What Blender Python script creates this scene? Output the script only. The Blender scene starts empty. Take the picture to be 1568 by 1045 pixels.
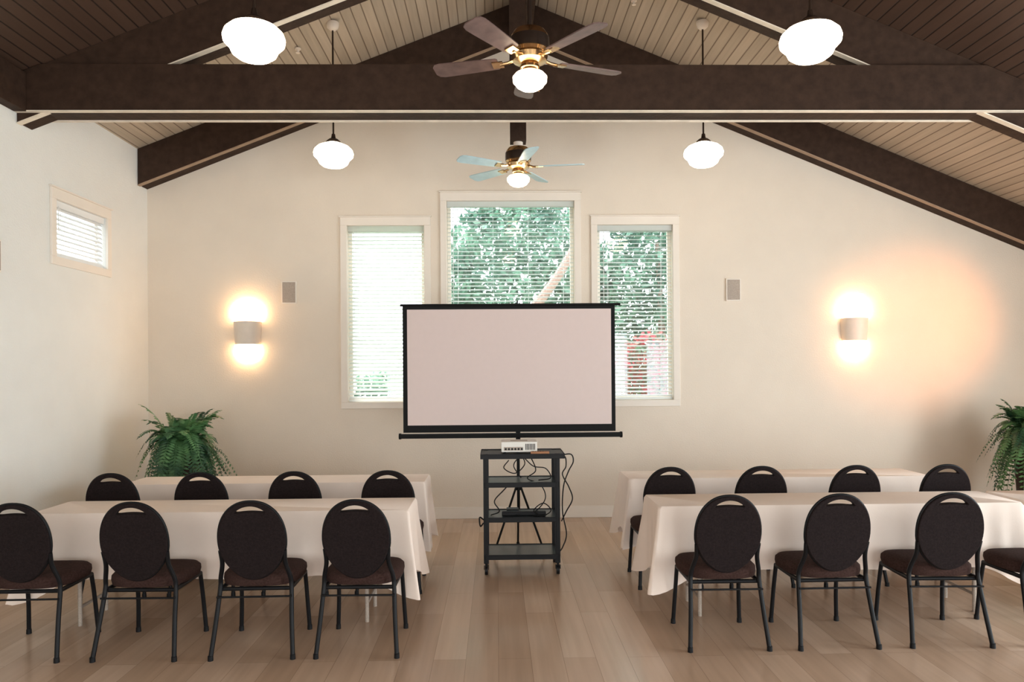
import bpy, math, random
from mathutils import Vector, Matrix
random.seed(7)
S=bpy.context.scene
COL=S.collection
rad=math.radians
S.view_settings.view_transform='Standard'

# ---------------------------------------------------------------- materials
def newmat(name):
    m=bpy.data.materials.new(name); m.use_nodes=True
    nt=m.node_tree; b=nt.nodes['Principled BSDF']
    return m,nt,b
def pm(name,col,rough=.6,metal=0.,emit=None,es=0.,noise=0.,nscale=20.,bump=0.,bscale=80.,spec=.5,trans=0.):
    m,nt,b=newmat(name)
    b.inputs['Base Color'].default_value=(*col,1); b.inputs['Roughness'].default_value=rough
    b.inputs['Metallic'].default_value=metal; b.inputs['Specular IOR Level'].default_value=spec
    if emit: 
        b.inputs['Emission Color'].default_value=(*emit,1); b.inputs['Emission Strength'].default_value=es
    tc=nt.nodes.new('ShaderNodeTexCoord')
    if noise>0:
        n=nt.nodes.new('ShaderNodeTexNoise'); n.inputs['Scale'].default_value=nscale; n.inputs['Detail'].default_value=5
        nt.links.new(tc.outputs['Object'],n.inputs['Vector'])
        mr=nt.nodes.new('ShaderNodeMapRange'); mr.inputs['From Min'].default_value=.3; mr.inputs['From Max'].default_value=.7
        mr.inputs['To Min'].default_value=1-noise; mr.inputs['To Max'].default_value=1+noise
        nt.links.new(n.outputs['Fac'],mr.inputs['Value'])
        vm=nt.nodes.new('ShaderNodeVectorMath'); vm.operation='SCALE'; vm.inputs[0].default_value=col
        nt.links.new(mr.outputs['Result'],vm.inputs['Scale']); nt.links.new(vm.outputs[0],b.inputs['Base Color'])
    if bump>0:
        n=nt.nodes.new('ShaderNodeTexNoise'); n.inputs['Scale'].default_value=bscale; n.inputs['Detail'].default_value=4
        nt.links.new(tc.outputs['Object'],n.inputs['Vector'])
        bp=nt.nodes.new('ShaderNodeBump'); bp.inputs['Strength'].default_value=bump; bp.inputs['Distance'].default_value=.01
        nt.links.new(n.outputs['Fac'],bp.inputs['Height']); nt.links.new(bp.outputs['Normal'],b.inputs['Normal'])
    if trans>0:
        tl=nt.nodes.new('ShaderNodeBsdfTranslucent'); tl.inputs['Color'].default_value=(*col,1)
        ms=nt.nodes.new('ShaderNodeMixShader'); ms.inputs[0].default_value=trans; o=nt.nodes['Material Output']
        nt.links.new(b.outputs[0],ms.inputs[1]); nt.links.new(tl.outputs[0],ms.inputs[2]); nt.links.new(ms.outputs[0],o.inputs['Surface'])
    return m

def plank_ceiling(name,col,dark):
    m,nt,b=newmat(name); L=nt.links
    tc=nt.nodes.new('ShaderNodeTexCoord'); sx=nt.nodes.new('ShaderNodeSeparateXYZ'); L.new(tc.outputs['Object'],sx.inputs[0])
    d=nt.nodes.new('ShaderNodeMath'); d.operation='DIVIDE'; d.inputs[1].default_value=.095; L.new(sx.outputs['X'],d.inputs[0])
    fr=nt.nodes.new('ShaderNodeMath'); fr.operation='FRACT'; L.new(d.outputs[0],fr.inputs[0])
    pp=nt.nodes.new('ShaderNodeMath'); pp.operation='PINGPONG'; pp.inputs[1].default_value=.5; L.new(fr.outputs[0],pp.inputs[0])
    mr=nt.nodes.new('ShaderNodeMapRange'); mr.inputs['From Min'].default_value=.01; mr.inputs['From Max'].default_value=.08
    L.new(pp.outputs[0],mr.inputs['Value'])
    fl=nt.nodes.new('ShaderNodeMath'); fl.operation='FLOOR'; L.new(d.outputs[0],fl.inputs[0])
    wn=nt.nodes.new('ShaderNodeTexWhiteNoise'); wn.noise_dimensions='1D'; L.new(fl.outputs[0],wn.inputs['W'])
    mp=nt.nodes.new('ShaderNodeMapping'); mp.inputs['Scale'].default_value=(30,1.5,30); L.new(tc.outputs['Object'],mp.inputs[0])
    n=nt.nodes.new('ShaderNodeTexNoise'); n.inputs['Scale'].default_value=1.; n.inputs['Detail'].default_value=6; L.new(mp.outputs[0],n.inputs['Vector'])
    ad=nt.nodes.new('ShaderNodeMath'); ad.operation='MULTIPLY_ADD'; ad.inputs[1].default_value=.18; ad.inputs[2].default_value=.71; L.new(wn.outputs['Value'],ad.inputs[0])
    ad2=nt.nodes.new('ShaderNodeMath'); ad2.operation='MULTIPLY_ADD'; ad2.inputs[1].default_value=.4; L.new(n.outputs['Fac'],ad2.inputs[0]); L.new(ad.outputs[0],ad2.inputs[2])
    vm=nt.nodes.new('ShaderNodeVectorMath'); vm.operation='SCALE'; vm.inputs[0].default_value=col; L.new(ad2.outputs[0],vm.inputs['Scale'])
    mx=nt.nodes.new('ShaderNodeMix'); mx.data_type='RGBA'; mx.inputs['A'].default_value=(*dark,1)
    L.new(mr.outputs['Result'],mx.inputs['Factor']); L.new(vm.outputs[0],mx.inputs['B']); L.new(mx.outputs['Result'],b.inputs['Base Color'])
    bp=nt.nodes.new('ShaderNodeBump'); bp.inputs['Strength'].default_value=.4; bp.inputs['Distance'].default_value=.01
    L.new(mr.outputs['Result'],bp.inputs['Height']); L.new(bp.outputs['Normal'],b.inputs['Normal'])
    b.inputs['Roughness'].default_value=.55; b.inputs['Specular IOR Level'].default_value=.3
    return m

def floor_mat():
    m,nt,b=newmat('floor_wood'); L=nt.links
    tc=nt.nodes.new('ShaderNodeTexCoord'); mp=nt.nodes.new('ShaderNodeMapping'); mp.inputs['Rotation'].default_value=(0,0,rad(90))
    L.new(tc.outputs['Object'],mp.inputs[0])
    br=nt.nodes.new('ShaderNodeTexBrick'); br.offset=.37; br.inputs['Scale'].default_value=1
    br.inputs['Brick Width'].default_value=1.25; br.inputs['Row Height'].default_value=.185
    br.inputs['Mortar Size'].default_value=.0014; br.inputs['Mortar Smooth'].default_value=.4
    br.inputs['Color1'].default_value=(.61,.435,.315,1); br.inputs['Color2'].default_value=(.47,.315,.215,1); br.inputs['Mortar'].default_value=(.30,.19,.13,1)
    L.new(mp.outputs[0],br.inputs['Vector'])
    mp2=nt.nodes.new('ShaderNodeMapping'); mp2.inputs['Scale'].default_value=(22,.9,1); L.new(tc.outputs['Object'],mp2.inputs[0])
    n=nt.nodes.new('ShaderNodeTexNoise'); n.inputs['Scale'].default_value=1; n.inputs['Detail'].default_value=5; n.inputs['Distortion'].default_value=.15
    L.new(mp2.outputs[0],n.inputs['Vector'])
    mr=nt.nodes.new('ShaderNodeMapRange'); mr.inputs['From Min'].default_value=.25; mr.inputs['From Max'].default_value=.75
    mr.inputs['To Min'].default_value=.91; mr.inputs['To Max'].default_value=1.08; L.new(n.outputs['Fac'],mr.inputs['Value'])
    vm=nt.nodes.new('ShaderNodeVectorMath'); vm.operation='SCALE'; L.new(br.outputs['Color'],vm.inputs[0]); L.new(mr.outputs['Result'],vm.inputs['Scale'])
    L.new(vm.outputs[0],b.inputs['Base Color'])
    mr2=nt.nodes.new('ShaderNodeMapRange'); mr2.inputs['To Min'].default_value=.15; mr2.inputs['To Max'].default_value=.26; L.new(n.outputs['Fac'],mr2.inputs['Value'])
    L.new(mr2.outputs['Result'],b.inputs['Roughness'])
    bp=nt.nodes.new('ShaderNodeBump'); bp.inputs['Strength'].default_value=.04; bp.inputs['Distance'].default_value=.003
    L.new(n.outputs['Fac'],bp.inputs['Height']); L.new(bp.outputs['Normal'],b.inputs['Normal'])
    return m

def glass_mat():
    m=bpy.data.materials.new('window_glass'); m.use_nodes=True; nt=m.node_tree; nt.nodes.clear()
    o=nt.nodes.new('ShaderNodeOutputMaterial'); mx=nt.nodes.new('ShaderNodeMixShader'); t=nt.nodes.new('ShaderNodeBsdfTransparent'); g=nt.nodes.new('ShaderNodeBsdfGlossy')
    g.inputs['Roughness'].default_value=.01; mx.inputs[0].default_value=.10
    nt.links.new(t.outputs[0],mx.inputs[1]); nt.links.new(g.outputs[0],mx.inputs[2]); nt.links.new(mx.outputs[0],o.inputs[0]); return m

def leafmat(name,c1,c2,scale=6,tr=.3):
    m,nt,b=newmat(name); L=nt.links
    tc=nt.nodes.new('ShaderNodeTexCoord'); n=nt.nodes.new('ShaderNodeTexNoise'); n.inputs['Scale'].default_value=scale; n.inputs['Detail'].default_value=4
    L.new(tc.outputs['Object'],n.inputs['Vector'])
    mr=nt.nodes.new('ShaderNodeMapRange'); mr.inputs['From Min'].default_value=.38; mr.inputs['From Max'].default_value=.62; L.new(n.outputs['Fac'],mr.inputs['Value'])
    mx=nt.nodes.new('ShaderNodeMix'); mx.data_type='RGBA'; mx.inputs['A'].default_value=(*c1,1); mx.inputs['B'].default_value=(*c2,1)
    L.new(mr.outputs['Result'],mx.inputs['Factor']); L.new(mx.outputs['Result'],b.inputs['Base Color']); b.inputs['Roughness'].default_value=.5
    tl=nt.nodes.new('ShaderNodeBsdfTranslucent'); L.new(mx.outputs['Result'],tl.inputs['Color'])
    ms=nt.nodes.new('ShaderNodeMixShader'); ms.inputs[0].default_value=tr; o=nt.nodes['Material Output']
    L.new(b.outputs[0],ms.inputs[1]); L.new(tl.outputs[0],ms.inputs[2]); L.new(ms.outputs[0],o.inputs['Surface'])
    return m

M_wall=pm('wall_cream',(.78,.69,.58),.8,noise=.02,nscale=3,bump=.25,bscale=70)
M_wallL=pm('wall_white',(.80,.795,.75),.8,noise=.02,nscale=3,bump=.25,bscale=70)
M_trim=pm('trim_paint',(.84,.77,.68),.5,noise=.02,nscale=5)
M_beam=pm('beam_brown',(.040,.022,.014),.65,noise=.25,nscale=14,bump=.3,bscale=40,spec=.15)
M_edge=pm('beam_edge_highlight',(.75,.66,.54),.5,noise=.1,nscale=12)  # painted highlight along the lower beam edges
M_edge2=pm('beam_edge_highlight_tan',(.35,.24,.16),.5,noise=.1,nscale=12)  # dimmer painted highlight for the back rafter edge
M_ceilF=plank_ceiling('ceiling_planks_lit',(.47,.39,.30),(.17,.12,.085))
M_ceilN=plank_ceiling('ceiling_planks_shaded',(.075,.042,.028),(.012,.008,.006))  # same planks as the far half; weaker light painted in as darker colour
M_floor=floor_mat()
M_glass=glass_mat()
M_blind=pm('blind_white',(.88,.90,.89),.45,noise=.01,trans=.5)
M_blindT=pm('blind_white_thin',(.93,.94,.93),.45,noise=.01,trans=.8)
M_blind2=pm('blind_white_opaque',(.80,.81,.80),.5,noise=.01)
M_black=pm('black_metal',(.007,.007,.008),.45,metal=.0,noise=.1,spec=.18)
M_matte=pm('black_matte',(.006,.006,.006),.6,noise=.1,spec=.15)
M_fabric=pm('black_fabric',(.016,.011,.011),.9,noise=.3,nscale=90,bump=.3,bscale=300,spec=.1)
M_seat=pm('seat_fabric',(.045,.024,.020),.95,noise=.3,nscale=90,bump=.3,bscale=300,spec=.1)
M_cloth=pm('cloth_linen',(.88,.745,.65),.85,noise=.02,nscale=6,bump=.08,bscale=200)
M_screen=pm('screen_fabric',(.67,.55,.515),.9,noise=.01)
M_brass=pm('brass',(.55,.36,.18),.22,metal=1,noise=.1)
M_bronze=pm('bronze_dark',(.06,.04,.03),.35,metal=.8,noise=.1)
M_bladeD=pm('blade_walnut',(.15,.095,.085),.4,noise=.25,nscale=12,spec=.3)
M_bladeL=pm('blade_window_sheen',(.45,.62,.68),.3,noise=.08,nscale=12)  # far blades: bluish window reflection painted into the colour
M_lamp=pm('opal_glass_lit',(.9,.85,.78),.3,emit=(1,.82,.60),es=9,noise=.01)
M_fanlamp=pm('opal_fan_lit',(.9,.85,.78),.3,emit=(1,.80,.56),es=11,noise=.01)
M_sconce=pm('sconce_glow',(.9,.8,.6),.3,emit=(1,.60,.30),es=17,noise=.01)
M_sbody=pm('sconce_body',(.80,.70,.60),.5,noise=.02)
M_grille=pm('speaker_grille',(.42,.35,.29),.7,noise=.2,nscale=200)
M_pot=pm('planter_dark',(.035,.018,.013),.35,noise=.2,nscale=20,spec=.3)
M_soil=pm('soil',(.03,.02,.015),.95,noise=.3,nscale=60)
M_fern=leafmat('fern_leaf',(.014,.065,.032),(.14,.31,.12),5,.25)
M_leaf=leafmat('garden_leaf',(.03,.12,.085),(.22,.43,.31),2.0,.35)
M_red=leafmat('flower_red',(.65,.07,.12),(.12,.26,.15),6,.35)
M_bark=pm('bark',(.45,.31,.28),.9,noise=.3,nscale=20)
M_grass=pm('grass',(.12,.22,.08),.9,noise=.3,nscale=4)
M_plas=pm('projector_white',(.75,.72,.66),.4,noise=.02)
M_shelf=pm('cart_shelf',(.030,.040,.046),.3,metal=.0,noise=.1,spec=.4)
M_cable=pm('cable_rubber',(.010,.010,.011),.5,noise=.1,spec=.2)
M_orange=pm('remote_brown',(.35,.14,.05),.5,noise=.1)

# ---------------------------------------------------------------- mesh builder
class MB:
    def __init__(s): s.v=[];s.f=[];s.m=[];s.mats=[]
    def mi(s,mat):
        if mat not in s.mats: s.mats.append(mat)
        return s.mats.index(mat)
    def add(s,vs,fs,mat):
        o=len(s.v); k=s.mi(mat); s.v+= [tuple(p) for p in vs]
        for f in fs: s.f.append([o+i for i in f]); s.m.append(k)
    def box(s,a,b,mat,R=None):
        x0,y0,z0=a;x1,y1,z1=b
        vs=[(x0,y0,z0),(x1,y0,z0),(x1,y1,z0),(x0,y1,z0),(x0,y0,z1),(x1,y0,z1),(x1,y1,z1),(x0,y1,z1)]
        if R: vs=[tuple(R@Vector(p)) for p in vs]
        s.add(vs,[(0,3,2,1),(4,5,6,7),(0,1,5,4),(1,2,6,5),(2,3,7,6),(3,0,4,7)],mat)
    def exz(s,poly,y0,y1,mat):
        n=len(poly); vs=[(x,y0,z) for x,z in poly]+[(x,y1,z) for x,z in poly]
        fs=[list(range(n)),list(range(2*n-1,n-1,-1))]+[[i,i+n,(i+1)%n+n,(i+1)%n] for i in range(n)]
        s.add(vs,fs,mat)
    def lathe(s,c,prof,mat,n=32,R=None,arc=2*math.pi,sx=1,sy=1):
        full=abs(arc-2*math.pi)<1e-6; cols=n if full else n+1
        vs=[]
        for r,z in prof:
            for i in range(cols):
                a=arc*i/n
                p=Vector((r*math.cos(a)*sx,r*math.sin(a)*sy,z))
                if R: p=R@p
                vs.append((c[0]+p.x,c[1]+p.y,c[2]+p.z))
        fs=[]
        for j in range(len(prof)-1):
            for i in range(n):
                i2=(i+1)%cols
                fs.append([j*cols+i,j*cols+i2,(j+1)*cols+i2,(j+1)*cols+i])
        s.add(vs,fs,mat)
    def cyl(s,p,q,r,mat,n=12,r2=None):
        s.tube([p,q],r,mat,n,r2)
    def tube(s,pts,r,mat,n=10,r2=None,closed=False):
        pts=[Vector(p) for p in pts]; N=len(pts); vs=[]
        up=None
        for i,p in enumerate(pts):
            if closed: t=pts[(i+1)%N]-pts[(i-1)%N]
            else: t=(pts[min(i+1,N-1)]-pts[max(i-1,0)])
            t.normalize()
            if up is None: up=Vector((0,0,1)) if abs(t.z)<.9 else Vector((1,0,0))
            a=t.cross(up).normalized(); b=a.cross(t).normalized(); up=b
            rr=r if r2 is None else r+(r2-r)*i/(N-1)
            for k in range(n):
                w=2*math.pi*k/n; vs.append(p+a*(rr*math.cos(w))+b*(rr*math.sin(w)))
        fs=[]
        for i in range(N if closed else N-1):
            j=(i+1)%N
            for k in range(n):
                k2=(k+1)%n; fs.append([i*n+k,i*n+k2,j*n+k2,j*n+k])
        if not closed: fs+= [list(range(n))[::-1],[ (N-1)*n+k for k in range(n)]]
        s.add(vs,fs,mat)
    def addmesh(s,me,mat,T=None):
        s.add([tuple(T@v.co) if T else tuple(v.co) for v in me.vertices],[list(p.vertices) for p in me.polygons],mat)
    def obj(s,name,smooth=True,bevel=0,parent=None,angle=35,loc=None):
        me=bpy.data.meshes.new(name); me.from_pydata(s.v,[],s.f)
        for m in s.mats: me.materials.append(m)
        me.polygons.foreach_set('material_index',s.m)
        import bmesh
        bm=bmesh.new(); bm.from_mesh(me); bmesh.ops.recalc_face_normals(bm,faces=bm.faces); bm.to_mesh(me); bm.free()
        if smooth:
            me.polygons.foreach_set('use_smooth',[True]*len(me.polygons)); me.set_sharp_from_angle(angle=rad(angle))
        me.update()
        o=bpy.data.objects.new(name,me); COL.objects.link(o)
        if loc: o.location=loc
        if bevel>0:
            b=o.modifiers.new('bevel','BEVEL'); b.width=bevel; b.segments=2; b.limit_method='ANGLE'; b.angle_limit=rad(40)
        if parent: o.parent=parent
        return o
def empty(name,loc=(0,0,0)):
    e=bpy.data.objects.new(name,None); e.location=loc; COL.objects.link(e); e.empty_display_size=.1; return e
def inst(o,name,loc,rz=0):
    n=bpy.data.objects.new(name,o.data); n.location=loc; n.rotation_euler=(0,0,rz); COL.objects.link(n); return n
def spline(pts,n=8):
    pts=[Vector(p) for p in pts]; out=[]
    P=[pts[0]*2-pts[1]]+pts+[pts[-1]*2-pts[-2]]
    for i in range(1,len(P)-2):
        for k in range(n):
            t=k/n; a,b,c,d=P[i-1],P[i],P[i+1],P[i+2]
            out.append(.5*((2*b)+(-a+c)*t+(2*a-5*b+4*c-d)*t*t+(-a+3*b-3*c+d)*t**3))
    out.append(pts[-1]); return out

# ---------------------------------------------------------------- room shell
XL,XR,YB,YF=-3.82,6.6,8.2,-3.0
RX,RZ=.30,5.645; SL,SR=.39,.41
def roof(x): return RZ-(RX-x)*SL if x<RX else RZ-(x-RX)*SR
T=.16
m=MB(); m.box((XL-T,YF-T,-.1),(XR+T,YB+T,0),M_floor); m.obj('floor',False)
WIN=[(-1.64,-.79,1.30,3.25),(-.54,.875,1.30,3.52),(1.13,1.97,1.30,3.25)]
def wall_xz(name,y0,y1,wins,mat):
    m=MB(); xs=sorted(set([XL-T,XR+T,RX]+[w[0] for w in wins]+[w[1] for w in wins]))
    for a,b in zip(xs[:-1],xs[1:]):
        w=[w for w in wins if w[0]<=a+1e-6 and w[1]>=b-1e-6]
        if w:
            z0,z1=w[0][2:]
            m.exz([(a,0),(b,0),(b,z0),(a,z0)],y0,y1,mat); m.exz([(a,z1),(b,z1),(b,roof(b)),(a,roof(a))],y0,y1,mat)
        else: m.exz([(a,0),(b,0),(b,roof(b)),(a,roof(a))],y0,y1,mat)
    return m.obj(name,False)
wall_xz('wall_back',YB,YB+T,WIN,M_wall)
wall_xz('wall_front',YF-T,YF,[(-2.9,-.2,.1,2.6),(.8,3.5,.1,2.6),(4.0,6.0,.1,2.4)],M_wall)
def wall_yz(name,x0,x1,h,wins,mat):
    m=MB(); ys=sorted(set([YF,YB]+[w[0] for w in wins]+[w[1] for w in wins]))
    for a,b in zip(ys[:-1],ys[1:]):
        w=[w for w in wins if w[0]<=a+1e-6 and w[1]>=b-1e-6]
        if w:
            m.box((x0,a,0),(x1,b,w[0][2]),mat); m.box((x0,a,w[0][3]),(x1,b,h),mat)
        else: m.box((x0,a,0),(x1,b,h),mat)
    return m.obj(name,False)
LW=(6.49,7.33,2.66,3.16)
wall_yz('wall_left',XL-T,XL,roof(XL)-.0,[LW],M_wallL)
wall_yz('wall_right',XR,XR+T,roof(XR)-.0,[(.3,2.3,.2,2.6),(2.9,4.9,.2,2.6)],M_wall)
YT=6.08
def ceil(name,y0,y1,mat):
    m=MB(); th=.14
    a,b=XL-T,XR+T
    m.exz([(a,roof(a)),(RX,RZ),(RX,RZ+th),(a,roof(a)+th)],y0,y1,mat)
    m.exz([(RX,RZ),(b,roof(b)),(b,roof(b)+th),(RX,RZ+th)],y0,y1,mat)
    m.obj(name,False)
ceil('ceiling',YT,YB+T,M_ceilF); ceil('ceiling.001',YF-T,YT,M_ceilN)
m=MB(); m.box((XL+.015,YB-.015,0),(XR,YB,.13),M_trim); m.obj('baseboard_back',False,.004)
m=MB(); m.box((XL,YF,0),(XL+.015,YB,.13),M_trim); m.obj('baseboard_left',False,.004)
m=MB(); m.box((XR-.015,YF,0),(XR,.0,.13),M_trim); m.box((XR-.015,5.2,0),(XR,YB-.02,.13),M_trim); m.obj('baseboard_right',False,.004)

# ---------------------------------------------------------------- timber
DV=.385
def rafters(m,y0,y1,me):
    for x0,x1 in ((XL+.005,RX),(RX,XR-.005)):
        m.exz([(x0,roof(x0)-DV),(x1,roof(x1)-DV),(x1,roof(x1)-.002),(x0,roof(x0)-.002)],y0,y1,M_beam)
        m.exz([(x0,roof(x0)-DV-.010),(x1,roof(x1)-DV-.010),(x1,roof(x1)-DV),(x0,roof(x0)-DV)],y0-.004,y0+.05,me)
m=MB(); rafters(m,7.98,8.195,M_edge2); m.obj('rafter_beam',False)
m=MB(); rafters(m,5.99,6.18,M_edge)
zb,zt=3.74,4.11
m.exz([(XL+.006,zb),(RX+(RZ-zb)/SR-.02,zb),(RX+(RZ-zt)/SR-.02,zt),(RX-(RZ-zt)/SL+.02,zt),(XL+.006,roof(XL)-.01)],5.96,6.21,M_beam)
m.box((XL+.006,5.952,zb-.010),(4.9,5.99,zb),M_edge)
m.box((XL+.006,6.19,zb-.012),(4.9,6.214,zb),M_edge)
m.obj('roof_truss',False)
m=MB(); m.box((RX-.11,YF,RZ-DV),(RX+.11,5.98,RZ-.04),M_beam); m.obj('ridge_beam',False,.006)
m=MB(); m.box((RX-.11,6.22,RZ-DV),(RX+.11,7.975,RZ-.04),M_beam); m.obj('ridge_beam',False,.006)
m=MB(); m.box((XL+.002,YF,zb-.01),(XL+.10,5.955,roof(XL)-.0),M_beam); m.obj('wall_header_beam',False,.004)

# ---------------------------------------------------------------- windows + blinds
def blinds(name,w,h,tl=18,mat=None):
    mat=mat or M_blind
    m=MB(); z=.05; sw=.046; tilt=rad(tl)
    while z<h-.06:
        c,s_=math.cos(tilt)*sw/2,math.sin(tilt)*sw/2
        pr=[(-c,-s_),(-c*.3,-s_*.3+.003),(c*.3,s_*.3+.003),(c,s_)]
        vs=[(x,y,z+zz) for x in (.008,w-.008) for y,zz in pr]+[(x,y,z+zz-.0018) for x in (.008,w-.008) for y,zz in pr]
        fs=[(0,1,5,4),(1,2,6,5),(2,3,7,6),(8,12,13,9),(9,13,14,10),(10,14,15,11),(0,4,12,8),(3,11,15,7)]
        m.add(vs,fs,mat); z+=.0425
    m.box((.004,-.03,h-.06),(w-.004,.03,h-.002),mat); m.box((.006,-.022,.006),(w-.006,.022,.03),mat)
    k=max(2,int(w/.45)+1)
    for i in range(k):
        x=.12+(w-.24)*i/(k-1)
        for y in (-.024,.024): m.cyl((x,y,.02),(x,y,h-.03),.0015,mat,5)
    m.cyl((.07,-.036,h-.05),(.07,-.036,h*.45),.004,mat,6)
    return m.obj(name,True)
def window(idx,w,h,M):
    e=empty('window_%d'%idx); e.matrix_world=M
    m=MB(); c=.072; t=.022
    m.box((-c,-t,h),(w+c,0,h+c+.02),M_trim); m.box((-c,-t,-c),(w+c,0,0),M_trim)
    m.box((-c,-t,0),(0,0,h),M_trim); m.box((w,-t,0),(w+c,0,h),M_trim)
    m.box((-c-.012,-t-.012,h+c+.02),(w+c+.012,0,h+c+.034),M_trim)
    o=m.obj('casing',False,.004,parent=e)
    m=MB(); f=.04
    m.box((.001,.085,.001),(f,.125,h-.001),M_trim); m.box((w-f,.085,.001),(w-.001,.125,h-.001),M_trim)
    m.box((f,.085,.001),(w-f,.125,f),M_trim); m.box((f,.085,h-f),(w-f,.125,h-.001),M_trim)
    m.obj('sash',False,.003,parent=e)
    m=MB(); m.box((f,.10,f),(w-f,.104,h-f),M_glass); m.obj('glass',False,parent=e)
    return e
for i,(a,b,z0,z1) in enumerate(WIN):
    window(i+1,b-a,z1-z0,Matrix.Translation((a,YB,z0)))
    o=blinds('window_blinds',b-a,z1-z0,(30,18,18)[i],(M_blindT,M_blind,M_blind)[i]); o.location=(a,YB+.042,z0)
ML=Matrix.Translation((XL,LW[0],LW[2]))@Matrix.Rotation(rad(90),4,'Z')
window(4,LW[1]-LW[0],LW[3]-LW[2],ML)
o=blinds('window_blinds',LW[1]-LW[0],LW[3]-LW[2],50,M_blind2); o.matrix_world=ML@Matrix.Translation((0,.042,0))

# ---------------------------------------------------------------- wall speakers
def speaker(loc,rz):
    m=MB(); m.box((-.083,-.022,-.125),(.083,0,.125),M_trim); m.box((-.070,-.027,-.112),(.070,-.022,.112),M_grille)
    o=m.obj('wall_speaker',False,.004); o.location=loc; o.rotation_euler=(0,0,rz)
speaker((-2.275,YB-.001,2.515),0); speaker((2.645,YB-.001,2.52),0); speaker((XL+.001,5.68,2.55),rad(90))

# ---------------------------------------------------------------- sconces
def sconce(x,z):
    m=MB(); n=24
    prof=[(.152,.125),(.146,.0),(.136,-.125)]
    R=Matrix.Rotation(math.pi,3,'Z')
    m.lathe((0,0,0),prof,M_sbody,n,R,math.pi,1,.95)
    m.lathe((0,0,0),[(.145,.125),(.139,0),(.129,-.125)],M_sbody,n,R,math.pi,1,.95)
    m.lathe((0,0,0),[(.145,.125),(.152,.125)],M_sbody,n,R,math.pi,1,.95)
    m.lathe((0,0,0),[(.129,-.125),(.136,-.125)],M_sbody,n,R,math.pi,1,.95)
    m.box((-.12,-.006,-.11),(.12,0,.11),M_sbody)
    m.lathe((0,-.002,0),[(.13,.10),(.165,.14),(.195,.20),(.192,.26),(.155,.32),(.09,.36),(0,.375)],M_sconce,n,R,math.pi,1,.7)  # glowing domes shaped after the light pools on the wall
    m.lathe((0,-.002,0),[(.118,-.10),(.145,-.14),(.158,-.20),(.150,-.25),(.11,-.295),(.05,-.315),(0,-.318)],M_sconce,n,R,math.pi,1,.75)
    m.obj('wall_sconce',True,loc=(x,YB-.001,z))
sconce(-2.73,2.07); sconce(4.00,2.07)

# ---------------------------------------------------------------- pendants
def pendant(x,y):
    zt_=roof(x); zc=3.69; m=MB()
    m.lathe((0,0,0),[(.062,.108),(.075,.098),(.10,.090),(.145,.070),(.176,.040),(.186,.010),(.182,-.018),(.165,-.036),(.150,-.044),(.146,-.058),(.132,-.088),(.10,-.112),(.05,-.126),(0,-.130)],M_lamp,40)
    m.lathe((0,0,0),[(0,.19),(.016,.19),(.022,.15),(.045,.14),(.066,.12),(.068,.098),(.05,.098)],M_bronze,28)
    top=zt_-zc
    m.cyl((0,0,.18),(0,0,top-.03),.0085,M_bronze,10)
    m.lathe((0,0,top-.035),[(.008,-.045),(.03,-.04),(.052,-.02),(.06,.01),(.06,.03)],M_sbody,24)
    m.obj('pendant_lamp',True,loc=(x,y,zc))
for x,y in ((-1.52,7.0),(1.985,7.0),(-1.475,4.58),(1.975,4.58),(-1.5,1.6),(1.98,1.6),(-1.5,-1.2),(1.98,-1.2)): pendant(x,y)  # last four are out of view, added to brighten the room

# ---------------------------------------------------------------- ceiling fans
def fan(x,y,a0,blade,post):
    m=MB(); zb_=3.56; top=RZ-DV-zb_
    m.lathe((0,0,0),[(0,.20),(.05,.20),(.095,.185),(.115,.155),(.12,.10),(.12,.06),(.105,.045),(.112,.03),(.105,.0),(.07,-.015),(.05,-.02)],M_brass,36)
    m.lathe((0,0,0),[(.1215,.14),(.1235,.10),(.1215,.065)],M_bronze,36)
    m.lathe((0,0,0),[(.05,-.02),(.06,-.03),(.06,-.045),(.045,-.055),(.055,-.062),(.05,-.07),(.04,-.07)],M_brass,30)
    m.lathe((0,0,0),[(.045,-.06),(.055,-.07),(.09,-.080),(.107,-.100),(.104,-.130),(.090,-.142),(.084,-.155),(.055,-.173),(0,-.180)],M_fanlamp,32)
    if post:
        m.cyl((0,0,.19),(0,0,.25),.045,M_sbody,20)
        m.box((-.075,-.075,.24),(.075,.075,top+.001),M_beam)
    else:
        m.cyl((0,0,.19),(0,0,top-.05),.014,M_bronze,14)
        m.lathe((0,0,top-.001),[(.015,-.10),(.045,-.09),(.07,-.05),(.075,0)],M_brass,24)
    for i in range(5):
        A=Matrix.Rotation(a0+i*2*math.pi/5,4,'Z')
        P=A@Matrix.Rotation(rad(12),4,'X')
        m.tube([A@Vector(p) for p in [(.09,0,.02),(.14,0,.005),(.19,0,.0)]],.011,M_brass,8)
        m.box((.17,-.03,-.004),(.24,.03,.004),M_brass,P)
        out=[]; L0,L1=.20,.625
        for t,w in [(0,.045),(.03,.052),(.3,.058),(.7,.066),(.88,.068),(.96,.060),(1,.035)]: out.append((L0+(L1-L0)*t,w))
        poly=out+[(a,-b) for a,b in reversed(out)]; n=len(poly)
        vs=[P@Vector((a,b,.004)) for a,b in poly]+[P@Vector((a,b,.011)) for a,b in poly]
        m.add(vs,[list(range(n))[::-1],list(range(n,2*n))]+[[k,(k+1)%n,(k+1)%n+n,k+n] for k in range(n)],blade)
    m.cyl((.05,-.03,-.03),(.055,-.03,-.20),.0015,M_brass,5)
    m.obj('ceiling_fan',True,loc=(x,y,zb_),angle=30)
fan(.22,4.58,rad(92),M_bladeD,False)
fan(.22,7.0,rad(-8),M_bladeL,True)

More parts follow.
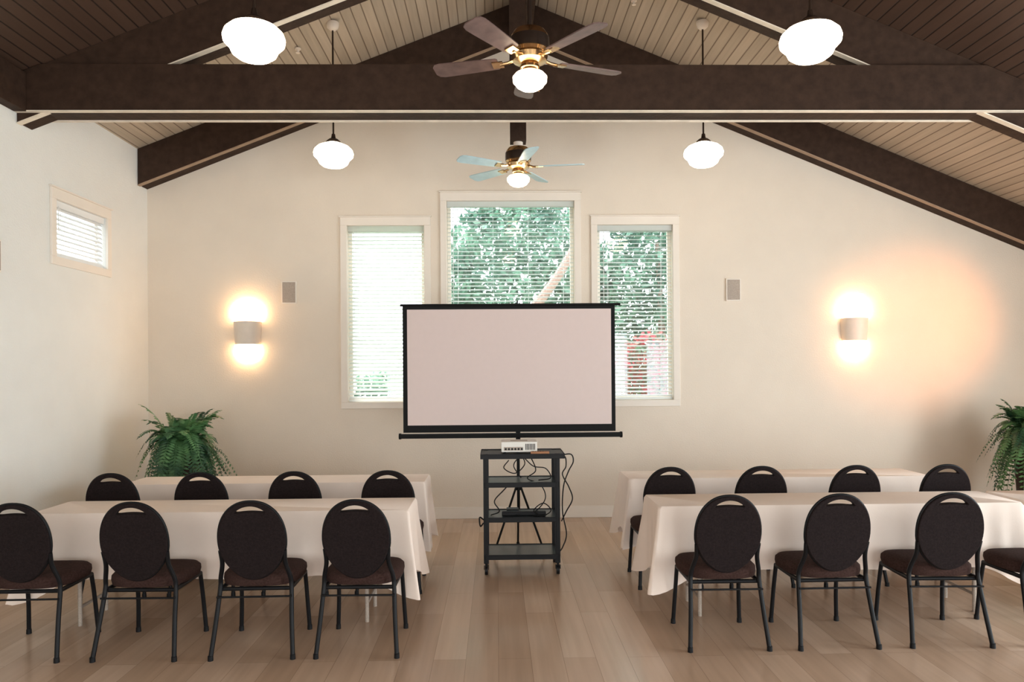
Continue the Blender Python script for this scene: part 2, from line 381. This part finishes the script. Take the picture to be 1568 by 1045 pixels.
def sprinkler(x,y):
    m=MB(); m.lathe((0,0,0),[(.03,0),(.028,-.012),(.012,-.014),(.012,-.04),(.02,-.042),(.02,-.046),(0,-.046)],M_sbody,16)
    m.obj('ceiling_sprinkler',True,loc=(x,y,roof(x)-.012))
for x,y in ((-1.9,7.2),(1.35,7.1),(3.95,6.9),(-2.85,7.1)): sprinkler(x,y)

# ---------------------------------------------------------------- projection screen on tripod
def screen():
    m=MB(); X0,X1,z0,z1=-.835,1.085,1.04,2.225
    m.box((X0,-.002,z0+.05),(X1-.02,.002,z1),M_matte)
    m.box((X0+.040,-.004,z0+.115),(X1-.055,-.0021,z1-.035),M_screen)
    m.cyl((X0-.02,0,z1+.004),(X1+.03,0,z1+.004),.011,M_matte,12)
    m.box((X0-.025,-.02,z0),(X1+.02,.03,z0+.035),M_matte)
    m.cyl((X0-.04,.005,z0+.018),(X1+.035,.005,z0+.018),.022,M_matte,16)
    for xx in (X0-.04,X1+.02): m.cyl((xx,.005,z0+.018),(xx+.02,.005,z0+.018),.027,M_matte,16)
    xc=.19
    m.cyl((xc,.05,.28),(xc,.05,z1+.02),.014,M_matte,14)
    m.tube([(xc,.05,z1+.0),(xc,.05,z1+.035),(xc,.0,z1+.04),(xc,-.008,z1+.01)],.006,M_matte,8)
    m.box((xc-.02,.02,z0-.02),(xc+.02,.07,z0+.05),M_matte)
    m.cyl((xc,.05,.56),(xc,.05,.62),.024,M_matte,14)
    m.cyl((xc,.05,.27),(xc,.05,.32),.022,M_matte,14)
    for a in (90,212,328):
        d=Vector((math.cos(rad(a)),math.sin(rad(a)),0)); b=Vector((xc,.05,0)); r_=.27
        m.cyl(b+d*.02+Vector((0,0,.60)),b+d*r_+Vector((0,0,.012)),.010,M_matte,10)
        m.cyl(b+d*.02+Vector((0,0,.30)),b+d*(r_*.52)+Vector((0,0,.305)),.006,M_matte,8)
        m.lathe(b+d*r_,[(0,.03),(.014,.028),(.016,0),(0,0)],M_matte,10)
    m.obj('projection_screen',True,loc=(0,6.62,0))
screen()

# ---------------------------------------------------------------- AV cart
def cart():
    e=empty('av_cart',(.195,6.12,0)); m=MB(); w,d=.30,.19
    for sx in (-1,1):
        for sy in (-1,1):
            x,y=sx*(w-.012),sy*(d-.012)
            m.box((x-.020,y-.006,.09),(x+.020,y+.006,.97),M_black)
            m.box((x-.006*sx-.004,y-.018,.09),(x-.006*sx+.004,y+.018,.97),M_black)
            m.cyl((x,y,.06),(x,y,.10),.010,M_black,10)
            m.box((x-.020,y-.015,.045),(x-.014,y+.02,.075),M_black); m.box((x+.014,y-.015,.045),(x+.020,y+.02,.075),M_black)
            m.cyl((x-.012,y+.006,.036),(x+.012,y+.006,.036),.036,M_black,20)
    m.obj('frame',True,.0,parent=e)
    m=MB()
    for z,ex in ((.155,0),(.455,0),(.735,0),(.965,.03)):
        m.box((-w-ex,-d-ex*.3,z-.004),(w+ex*1.6,d+ex*.3,z),M_shelf)
        m.box((-w-ex,-d-ex*.3,z-.034),(w+ex*1.6,-d-ex*.3+.005,z+.006),M_black)
        m.box((-w-ex,d+ex*.3-.005,z-.034),(w+ex*1.6,d+ex*.3,z+.006),M_black)
        m.box((-w-ex,-d,z-.034),(-w-ex+.005,d,z+.006),M_black)
        m.box((w+ex*1.6-.005,-d,z-.034),(w+ex*1.6,d,z+.006),M_black)
    m.obj('shelves',False,.0015,parent=e)
    m=MB(); q=lambda *p: spline(p,8)
    m.tube(q((.33,-.10,.95),(.36,-.12,.93),(.36,-.15,.86),(.33,-.17,.80),(.38,-.17,.70),(.41,-.16,.60),(.36,-.16,.50),(.32,-.16,.42)),.005,M_cable,8)
    m.tube(q((.31,-.14,.95),(.40,-.15,.96),(.42,-.15,.90),(.38,-.15,.82),(.34,-.15,.70),(.33,-.15,.50),(.36,-.16,.32),(.33,-.17,.22),(.30,-.16,.17)),.005,M_cable,8)
    m.tube(q((-.10,-.02,.90),(-.14,-.05,.84),(-.05,-.08,.80),(.03,-.06,.87),(.0,-.04,.93),(-.06,-.05,.86),(.0,-.06,.76)),.0045,M_cable,8)
    m.tube(q((.08,.02,.93),(.12,-.06,.82),(.05,-.09,.76),(.16,-.05,.70),(.2,-.02,.58),(.10,-.08,.48),(-.05,-.1,.47)),.0045,M_cable,8)
    m.tube(q((-.25,-.08,.46),(-.18,-.12,.50),(-.22,-.12,.58),(-.15,-.1,.66),(-.08,-.04,.72)),.005,M_cable,8)
    m.tube(q((.1,-.12,.462),(.18,-.14,.464),(.24,-.10,.50),(.18,-.06,.55),(.10,-.10,.50),(.14,-.13,.464)),.0045,M_cable,8)
    m.tube(q((.02,-.06,.93),(.10,-.10,.86),(.20,-.10,.84),(.24,-.08,.76),(.14,-.10,.745)),.0045,M_cable,8)
    m.tube(q((-.30,-.10,.42),(-.34,-.12,.45),(-.335,-.12,.38),(-.31,-.1,.40)),.006,M_cable,8)
    m.obj('cables',True,parent=e)
    m=MB(); m.box((-.16,-.10,.456),(.20,-.05,.49),M_cable); m.box((-.12,-.05,.456),(-.02,.05,.50),M_cable)
    m.obj('power_strip',False,.006,parent=e)
    m=MB(); m.box((-.145,-.11,.014),(.145,.11,.095),M_plas)
    m.box((-.125,-.1125,.025),(.03,-.11,.055),M_grille)
    for i in range(6): m.box((-.118+i*.026,-.115,.03),(-.102+i*.026,-.1126,.046),M_black)
    for i in range(7): m.box((.05+i*.012,-.1125,.03),(.056+i*.012,-.11,.08),M_black)
    m.box((-.07,-.03,.0951),(.07,.04,.0975),M_grille)
    m.cyl((.07,.11,.055),(.07,.135,.055),.032,M_black,20)
    for sx in (-.12,.12):
        for sy in (-.08,.08): m.cyl((sx,sy,0),(sx,sy,.016),.012,M_black,10)
    m.obj('video_projector',False,.006,loc=(.18,6.10,.966))
    m=MB(); m.box((0,0,0),(.15,.045,.02),M_orange); [m.cyl((.02+i*.02,.022,.02),(.02+i*.02,.022,.023),.006,M_black,8) for i in range(5)]
    m.obj('remote_control',False,.004,loc=(.27,5.938,.966))
cart()

# ---------------------------------------------------------------- tables
def table(x0,x1,y0,y1,seed):
    rnd=random.Random(seed); cx,cy=(x0+x1)/2,(y0+y1)/2; hx,hy=(x1-x0)/2,(y1-y0)/2; H=.745
    e=empty('banquet_table',(cx,cy,0))
    m=MB(); m.box((-hx+.01,-hy+.01,H-.03),(hx-.01,hy-.01,H-.004),M_sbody); m.obj('tabletop',False,.004,parent=e)
    m=MB()
    for s in (-1,1):
        xx=s*(hx-.28)
        for yy in (-hy+.07,hy-.07): m.cyl((xx,yy,.0),(xx,yy,H-.03),.013,M_grille,12)
        m.cyl((xx,-hy+.07,.12),(xx,hy-.07,.12),.010,M_grille,10); m.cyl((xx,-hy+.07,H-.05),(xx,hy-.07,H-.05),.012,M_grille,10)
        m.cyl((xx,0,H-.05),(xx-s*.35,0,H-.035),.008,M_grille,8)
    m.obj('folding_legs',True,parent=e)
    r=.018; per=[]
    def seg(ax,ay,bx,by,nx,ny):
        L=math.hypot(bx-ax,by-ay); n=int(L/.022)
        for i in range(n):
            t=i/n; per.append((ax+(bx-ax)*t,ay+(by-ay)*t,nx,ny))
    def arc(cx_,cy_,a0):
        for i in range(8):
            a=a0+rad(90)*i/8; per.append((cx_+r*math.cos(a),cy_+r*math.sin(a),math.cos(a),math.sin(a)))
    seg(-hx+r,-hy,hx-r,-hy,0,-1); arc(hx-r,-hy+r,rad(-90)); seg(hx,-hy+r,hx,hy-r,1,0); arc(hx-r,hy-r,0)
    seg(hx-r,hy,-hx+r,hy,0,1); arc(-hx+r,hy-r,rad(90)); seg(-hx,hy-r,-hx,-hy+r,-1,0); arc(-hx+r,-hy+r,rad(180))
    N=len(per); ph=[rnd.uniform(0,6.28) for _ in range(4)]
    vs=[(p[0],p[1],H) for p in per]; fs=[list(range(N))]
    K=10
    acc=0; prev=per[0]; arcs=[]
    for p in per:
        acc+=math.hypot(p[0]-prev[0],p[1]-prev[1]); arcs.append(acc); prev=p
    for k in range(1,K+1):
        t=k/K
        for i,p in enumerate(per):
            s=arcs[i]; dc=math.hypot(abs(p[0])-hx,abs(p[1])-hy); c=math.exp(-(dc/.09)**2)
            c2=math.exp(-(dc/.16)**2)
            wave=.006*math.sin(s*9+ph[0])+.005*math.sin(s*17+ph[1])+.003*math.sin(s*31+ph[2])
            fold=.03*c2*math.sin(dc*42+ph[3])
            off=.006+t*.012+(t**1.1)*(wave*1.6+fold*.8+.085*c)
            drop=.425+.13*c2+.006*math.sin(s*5+ph[3])
            zz=H-(.008 if k==1 else 0)-drop*t
            if k==1: zz=H-.02
            d=Vector((p[2],p[3]))
            if c>.2:
                dd=Vector((math.copysign(1,p[0]),math.copysign(1,p[1]))).normalized(); d=(d*(1-c)+dd*c)
            vs.append((p[0]+d.x*off,p[1]+d.y*off,zz))
        for i in range(N):
            j=(i+1)%N; fs.append([(k-1)*N+i,(k-1)*N+j,k*N+j,k*N+i])
    m=MB(); m.add(vs,fs,M_cloth); m.obj('tablecloth',True,parent=e,angle=60)
table(-3.0,-.58,4.80,5.26,1)
table(1.06,3.47,4.82,5.28,2)
table(3.53,5.5,4.82,5.28,5)
table(-3.02,-.59,6.00,6.44,3)
table(1.08,3.58,6.04,6.50,4)

# ---------------------------------------------------------------- chairs (seen from behind, facing +Y)
def chair_mesh():
    m=MB()
    cu=bpy.data.curves.new('tmp','CURVE'); cu.dimensions='2D'; cu.fill_mode='BOTH'; cu.extrude=.014; cu.bevel_depth=.006; cu.bevel_resolution=3
    zc=.215
    def addsp(pts):
        sp=cu.splines.new('POLY'); sp.points.add(len(pts)-1); sp.use_cyclic_u=True
        for q,p in zip(sp.points,pts): q.co=(p[0],p[1],0,1)
    out=[]
    for i in range(72):
        a=2*math.pi*i/72; c,s=math.cos(a),math.sin(a)
        n=2.2
        x=.186*math.copysign(abs(c)**(2/n),c); z=.226*math.copysign(abs(s)**(2/n),s)
        if z<0: x*=1-.22*(abs(z)/.226)**1.8
        out.append((x,z+zc))
    addsp(out)
    hole=[]
    for i in range(40):
        a=2*math.pi*i/40; x=.092*math.cos(a); z=.023*math.sin(a); z-= 2.6*x*x
        hole.append((x,z+zc+.191))
    addsp(hole)
    ob=bpy.data.objects.new('tmp',cu); COL.objects.link(ob); bpy.context.view_layer.update()
    me=bpy.data.meshes.new_from_object(ob.evaluated_get(bpy.context.evaluated_depsgraph_get()))
    lean=rad(9)
    Tm=Matrix.Translation((0,-.215,.465))@Matrix.Rotation(lean,4,'X')@Matrix.Rotation(rad(90),4,'X')
    m.addmesh(me,M_fabric,Tm)
    bpy.data.objects.remove(ob); 
    fr=[Tm@Vector((x*1.03,(z-zc)*1.03+zc,0)) for x,z in out]
    m.tube(fr,.008,M_black,8,closed=True)
    def ring(sx,sy,z,n=3.4,cy=.0):
        return [(sx*math.copysign(abs(math.cos(a))**(2/n),math.cos(a))*(1+.06*math.sin(a)),cy+sy*math.copysign(abs(math.sin(a))**(2/n),math.sin(a)),z) for a in [2*math.pi*i/48 for i in range(48)]]
    L=[(.205,.185,.392),(.222,.198,.398),(.228,.204,.425),(.226,.202,.448),(.210,.188,.464),(.16,.14,.474),(.08,.07,.477)]
    vs=[];fs=[]
    for sx,sy,z in L: vs+=ring(sx,sy,z,cy=.01)
    for k in range(len(L)-1):
        for i in range(48): j=(i+1)%48; fs.append([k*48+i,k*48+j,(k+1)*48+j,(k+1)*48+i])
    fs.append(list(range(48))[::-1]); fs.append([(len(L)-1)*48+i for i in range(48)])
    m.add(vs,fs,M_seat)
    R=.0130
    for s in (-1,1):
        m.tube(spline([(s*.232,-.275,.012),(s*.215,-.225,.22),(s*.205,-.185,.385),(s*.200,-.19,.45),(s*.180,-.222,.54),(s*.182,-.245,.62)],6),R,M_black,10)
        m.tube(spline([(s*.215,.215,.012),(s*.205,.195,.22),(s*.200,.165,.385)],6),R,M_black,10)
        m.cyl((s*.203,-.19,.383),(s*.200,.17,.383),R,M_black,10)
        for y,x in ((-.275,.232),(.215,.215)): m.lathe((s*x,y,0),[(0,.03),(.015,.028),(.016,0),(0,0)],M_black,12)
    for y in (-.17,.15): m.cyl((-.203,y,.378),(.203,y,.378),R*.9,M_black,10)
    m.cyl((-.214,-.222,.345),(.214,-.222,.345),.006,M_black,8)
    return m.obj('banquet_chair',True,angle=50)
ch=chair_mesh(); first=True
def place(x,y,rz):
    global first
    if first: ch.location=(x,y,0); ch.rotation_euler=(0,0,rz); first=False
    else: inst(ch,'banquet_chair',(x,y,0),rz)
for x,r in ((-2.75,1),(-2.075,-1),(-1.415,1),(-.81,-1)): place(x,4.53,rad(r))
for x,r in ((1.345,0),(1.985,1),(2.665,-2),(3.335,1)): place(x,4.545,rad(r))
for x,r in ((-2.82,0),(-2.18,1),(-1.487,-1),(-.808,0)): place(x,5.74,rad(r))
for x,r in ((1.285,1),(1.983,-1),(2.69,0),(3.375,1)): place(x,5.77,rad(r))

# ---------------------------------------------------------------- ferns
def fern(x,y,hp,seed,nf=130):
    rnd=random.Random(seed); m=MB()
    m.lathe((0,0,0),[(0,0),(.13,0),(.135,.02),(.185,hp-.05),(.20,hp-.04),(.205,hp),(.19,hp),(.18,hp-.03),(0,hp-.03)],M_pot,36)
    m.lathe((0,0,0),[(.178,hp-.028),(.10,hp-.015),(0,hp-.01)],M_soil,24)
    for f in range(nf):
        az=rnd.uniform(0,2*math.pi); q=f/nf
        L=rnd.uniform(.46,.62); v=rnd.uniform(.6,1.4) if q<.6 else rnd.uniform(.95,1.45)
        out=rnd.uniform(.5,.85) if q<.6 else rnd.uniform(.2,.6)
        g=rnd.uniform(1.3,2.3) if q<.6 else rnd.uniform(.6,1.1)
        d=Vector((math.cos(az),math.sin(az),0)); side0=Vector((-math.sin(az),math.cos(az),0)); tw=rnd.uniform(-.12,.12)
        base=Vector((d.x*.06,d.y*.06,hp-.03)); n=28; P=[]
        for i in range(n+1):
            t=i/n; P.append(base+d*(out*L*(t+.0))+side0*(tw*t*t*L)+Vector((0,0,L*(v*t-g*t*t))))
        for i in range(n):
            p0,p1=P[i],P[i+1]; tn=(p1-p0).normalized(); sd=tn.cross(Vector((0,0,1))); 
            if sd.length<.05: sd=side0.copy()
            sd.normalize(); nm=sd.cross(tn).normalized()
            m.add([p0-sd*.0025,p0+sd*.0025,p1+sd*.0025,p1-sd*.0025],[(0,1,2,3)],M_fern)
            t=i/n
            if t<.1: continue
            ll=.072*math.sin(math.pi*min(1,(t*.93+.10)))**.7+.008; w=.0115
            for s in (-1,1):
                dr=(sd*s+tn*.35-nm*rnd.uniform(0,.35)).normalized()
                a=p0; b=p0+dr*ll*.5+tn*w; c=p0+dr*ll; e=p0+dr*ll*.5-tn*w
                m.add([a,b,c,e],[(0,1,2,3)],M_fern)
    m.obj('potted_fern',False,loc=(x,y,0))
fern(-3.06,7.25,.93,3); fern(5.42,7.35,.93,4)

# ---------------------------------------------------------------- garden outside
def foliage(name,blobs,n,size,mat,seed,trunk=None):
    rnd=random.Random(seed); m=MB(); m.mi(mat); vs=[];fs=[]
    for (c,r,k) in blobs:
        for i in range(k):
            while True:
                p=Vector((rnd.uniform(-1,1),rnd.uniform(-1,1),rnd.uniform(-1,1)))
                if p.length<1: break
            if rnd.random()<.6: p=p.normalized()*rnd.uniform(.7,1)
            p=Vector((c[0]+p.x*r[0],c[1]+p.y*r[1],c[2]+p.z*r[2]))
            if p.z<.02: continue
            u=Vector((rnd.gauss(0,1),rnd.gauss(0,1),rnd.gauss(0,1))).normalized(); w=u.orthogonal().normalized(); s=size*rnd.uniform(.6,1.4)
            o=len(vs); vs+=[p-u*s,p+w*s*.55,p+u*s,p-w*s*.55]; fs.append((o,o+1,o+2,o+3))
    m.add(vs,fs,mat)
    if trunk:
        for t in trunk: m.tube(spline(t[0],6),t[1],M_bark,10,t[2])
    return m.obj(name,False)
foliage('garden_tree',[((.45,11.8,2.9),(1.35,.7,1.8),6500)],0,.07,M_leaf,1,[([(-.3,10.9,-.05),(.0,10.9,1.2),(.25,10.8,2.1),(.9,10.7,3.0),(1.4,10.7,3.9)],.12,.05)])
foliage('garden_tree',[((2.8,11.7,2.7),(1.3,.7,1.9),7000)],0,.07,M_leaf,2,[([(2.7,11.5,-.05),(2.6,11.5,2),(2.5,11.4,3.6)],.10,.03)])
foliage('flowering_shrub',[((2.2,10.3,1.2),(.75,.4,.98),3400)],0,.05,M_red,3,[([(2.2,10.3,-.05),(2.2,10.3,.8)],.04,.02)])
foliage('garden_hedge',[((-1.6,10.8,.8),(.95,.5,.85),2200)],0,.06,M_leaf,4,[([(-1.6,10.8,-.05),(-1.6,10.8,.8)],.04,.02)])
m=MB(); m.box((-30,YB+T+.02,-.15),(30,45,-.06),M_grass); m.obj('garden_ground',False)

# ---------------------------------------------------------------- lights
w=bpy.data.worlds.new('World'); S.world=w; w.use_nodes=True; nt=w.node_tree; bg=nt.nodes['Background']
bg.inputs['Color'].default_value=(.86,.94,1,1); bg.inputs['Strength'].default_value=5.0
sd=bpy.data.lights.new('sun','SUN'); sd.energy=6; sd.angle=rad(1.5); sd.color=(1,.95,.86)
so=bpy.data.objects.new('sun',sd); COL.objects.link(so); so.rotation_euler=Vector((.35,-.45,-1)).to_track_quat('-Z','Y').to_euler()
def area(name,loc,dirv,sx,sy,e,col):
    l=bpy.data.lights.new(name,'AREA'); l.shape='RECTANGLE'; l.size=sx; l.size_y=sy; l.energy=e; l.color=col
    o=bpy.data.objects.new(name,l); o.location=loc; o.rotation_euler=Vector(dirv).to_track_quat('-Z','Y').to_euler(); COL.objects.link(o)
area('fill_front_1',(-1.55,YF-.25,1.35),(0,1,0),2.6,2.4,52,(1,.93,.84))  # added fill lamps behind the camera, outside unseen openings
area('fill_front_2',(2.15,YF-.25,1.35),(0,1,0),2.6,2.4,52,(1,.93,.84))
area('fill_right_1',(XR+.25,1.3,1.4),(-1,0.15,0),2.0,2.3,165,(.88,.97,1))  # added fill lamps outside unseen openings, brightening the left wall
area('fill_right_2',(XR+.25,3.9,1.4),(-1,0.15,0),2.0,2.3,150,(.88,.97,1))
sl=bpy.data.lights.new('warm_wall_fill','SPOT'); sl.energy=360; sl.color=(1,.36,.11); sl.spot_size=rad(40); sl.spot_blend=1.0; sl.shadow_soft_size=.1  # added unseen spot for the peach glow, no known fixture
o=bpy.data.objects.new('warm_wall_fill',sl); COL.objects.link(o); o.location=(6.1,5.3,2.5)
o.rotation_euler=(Vector((4.75,8.2,2.1))-Vector((6.1,5.3,2.5))).to_track_quat('-Z','Y').to_euler()

# ---------------------------------------------------------------- camera
cd=bpy.data.cameras.new('camera'); cd.sensor_width=36; cd.lens=26; cd.shift_y=43.5/1568; cd.clip_end=200
co=bpy.data.objects.new('camera',cd); COL.objects.link(co)
R=Matrix.Rotation(rad(-1.2),4,'Z')@Matrix.Rotation(rad(90),4,'X')@Matrix.Rotation(rad(-.42),4,'Z')
co.matrix_world=Matrix.Translation((0,0,1.65))@R
S.camera=co
